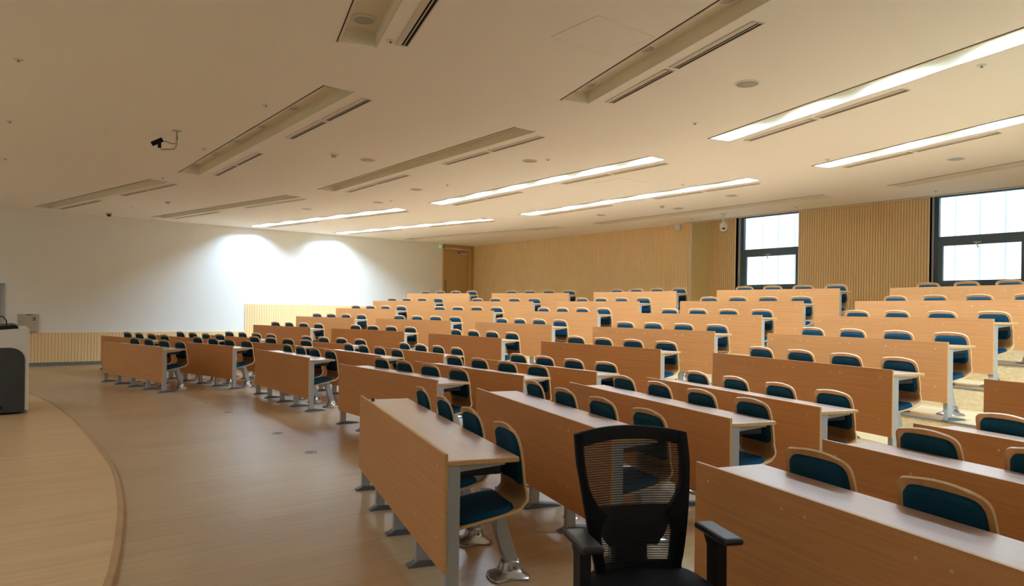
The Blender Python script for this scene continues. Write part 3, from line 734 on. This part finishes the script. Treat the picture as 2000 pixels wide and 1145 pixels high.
# dark side panel with a rounded upper corner
pts = [(-D + .02, .03), (-.045, .03)] ; R = .17
pts += [(-.045 - R + R * math.cos(t), .90 - R + R * math.sin(t)) for t in [k * PI / 2 / 8 for k in range(9)]] + [(-D + .02, .90)]
b = MB(); b.prism(pts, 0, .012, 'pod_dark', axis='X'); sd = b.build('side_panel', root)
b = MB(); b.box(.012, .016, -.42, -.34, .42, .80, 'black', bevel=.003); b.build('switch_plate', sd)
b = MB(); b.lathe([(.02, 0), (.018, .006), (0, .009)], 'led_red', seg=14); bmesh.ops.transform(b.bm, matrix=Matrix.Translation((.016, -.385, .66)) @ Matrix.Rotation(PI / 2, 4, 'Y'), verts=b.bm.verts); b.build('red_lamp', sd)
b = MB(); b.lathe([(.022, 0), (.018, .012), (0, .014)], 'chrome', seg=14); bmesh.ops.transform(b.bm, matrix=Matrix.Translation((.016, -.38, .53)) @ Matrix.Rotation(PI / 2, 4, 'Y'), verts=b.bm.verts); b.build('lock', sd)
b = MB(); b.box(.012, .05, -.42, -.29, .08, .12, 'black', bevel=.012); b.build('pull_handle', sd)
b = MB(); b.prism([(-D + .02, 1.09), (-.12, 1.155), (-.13, 1.19), (-.17, 1.205), (-D + .02, 1.14)], -W + .03, -.03, 'black', axis='X'); b.build('control_top', root)
b = MB(); b.tube([(-.25, -.25, 1.19), (-.25, -.255, 1.26), (-.25, -.29, 1.31), (-.25, -.40, 1.345), (-.25, -.55, 1.39)], .007, 'black', seg=8); mic = b.build('gooseneck_microphone', root)
b = MB()
for x in (-.12, -W + .12):
    for y in (-.1, -D + .12): b.tube([(x - .012, y, .028), (x + .012, y, .028)], .028, 'black', seg=12)
b.build('castor', root)
b = MB(); b.box(-W + .03, -.01, -D + .03, -.05, .03, .05, 'black'); b.build('plinth', root)

# ------------------------------------------------------------------ office chair
OX, OY = -1.865, 2.165
root = empty('office_chair', (OX, OY, 0), math.atan2(-.42, .9)); tag(root, 'black mesh office chair with armrests in front of the nearest desks', 'office chair')
# local +x is where the sitter faces, y across
def backpt(v, z):
    """surface of the back: v across (-1..1), z height"""
    t = (z - .47) / .60
    x = -.14 - .115 * t + .025 * math.sin(t * PI) + .035 * v * v
    w = (.185 + .065 * min(1, max(0, (z - .50) / .42)) ** .8)
    return (x, v * w, z)
ztop = lambda v: 1.055 - .026 * v * v
b = MB(); rows = []
for k in range(17):
    t = k / 16; rows.append([backpt(v, .47 + (ztop(v) - .47) * t) for v in [q / 8 - 1 for q in range(17)]])
b.grid(rows, 'net'); net = b.build('back_net', root); 
b = MB()
def slab(b, pts_in, pts_out, m, d=.028):
    """ribbon between two polylines with thickness along local x"""
    rows = []
    for a, c in zip(pts_in, pts_out):
        a, c = Vector(a), Vector(c); o = Vector((d / 2, 0, 0)); rows.append([a + o, c + o, c - o, a - o])
    V, _ = b.grid([r_ + [r_[0]] for r_ in rows], m); 
vs_ = [q / 12 - 1 for q in range(25)]
slab(b, [backpt(v * .93, ztop(v) - .052) for v in vs_], [backpt(v, ztop(v)) for v in vs_], 'mesh_black')
for sgn in (-1, 1):
    zz = [.46 + (ztop(1) - .46) * k / 14 for k in range(15)]
    slab(b, [backpt(sgn * (.87 - .30 * max(0, min(1, (.84 - z_) / .14)) ** 2 * (1 if z_ > .70 else max(.35, 1 - (.70 - z_) / .08))), z_) for z_ in zz], [backpt(sgn, z_) for z_ in zz], 'mesh_black', .034)
slab(b, [backpt(v, .47) for v in vs_], [backpt(v, .51) for v in vs_], 'mesh_black')
zc = [.60 + .0 * k for k in range(3)]
b.build('back_frame', root)
b = MB(); rows = []   # lumbar pad behind the net
for k in range(9):
    t = k / 8; z_ = .565 + .165 * t; w = .150 + .03 * t - .045 * (1 - t) ** 3
    rows.append([(backpt(0, z_)[0] - .03 + .02 * u * u, u * w, z_) for u in [q / 5 - 1 for q in range(11)]])
V, fs = b.grid(rows, 'black'); r_ = bmesh.ops.solidify(b.bm, geom=b.bm.faces[:], thickness=.02); b.build('lumbar_support', root)
b = MB(); b.box(-.03, .03, -.075, .075, .0, .17, 'black', bevel=.015, xf=Matrix.Translation((-.20, 0, .42)) @ Matrix.Rotation(-.05, 4, 'Y')); b.box(-.20, -.02, -.04, .04, .40, .44, 'black', bevel=.012); b.build('back_stem', root)
# seat
b = MB(); rows = []
out = []
for k in range(28):
    a = 2 * PI * k / 28; cx, sx = math.cos(a), math.sin(a); e_ = 2.8
    out.append((math.copysign(abs(cx) ** (2 / e_), cx) * .245 + .03, math.copysign(abs(sx) ** (2 / e_), sx) * .245))
for s_, z_ in ((.0, .485), (.5, .487), (.85, .484), (.96, .474), (1, .455), (1, .435), (.94, .420), (.6, .415)):
    rows.append([((x - .03) * s_ + .03, y * s_, z_) for x, y in out])
V, _ = b.grid(rows[1:], 'mesh_black', closed=True); f = b.bm.faces.new(V[0]); f.smooth = True; b.bm.faces.new(V[-1]); b.build('seat', root)
for sgn in (-1, 1):
    ay = sgn * .285
    b = MB(); b.prism([(-.02, .43), (.06, .43), (.055, .62), (.10, .645), (-.06, .645), (-.025, .60)], ay - .022, ay + .022, 'black', axis='Y'); b.tube([(.02, ay, .425), (.02, sgn * .12, .41)], .018, 'black'); arm = b.build('armrest', root)
    b = MB(); b.box(-.10, .15, ay - .045, ay + .045, .645, .675, 'pad', bevel=.014, seg=3); b.build('arm_pad', arm)
b = MB(); b.tube([(0, 0, .42), (0, 0, .22)], .028, 'alu_dark', seg=14); b.tube([(0, 0, .26), (0, 0, .10)], .04, 'black', seg=14); b.build('gas_column', root)
b = MB()
for k in range(5):
    a = 2 * PI * k / 5 + .3; b.prism([(.02, .13), (.30, .085), (.30, .065), (.02, .085)], -.022, .022, 'black', axis='Y', xf=Matrix.Rotation(a, 4, 'Z'))
b.build('star_base', root)
for k in range(5):
    a = 2 * PI * k / 5 + .3; cx, cy = .285 * math.cos(a), .285 * math.sin(a)
    b = MB(); b.tube([(cx - .02 * math.sin(a), cy + .02 * math.cos(a), .03), (cx + .02 * math.sin(a), cy - .02 * math.cos(a), .03)], .03, 'black', seg=14); b.tube([(cx, cy, .03), (cx, cy, .07)], .01, 'black'); b.build('castor', root)
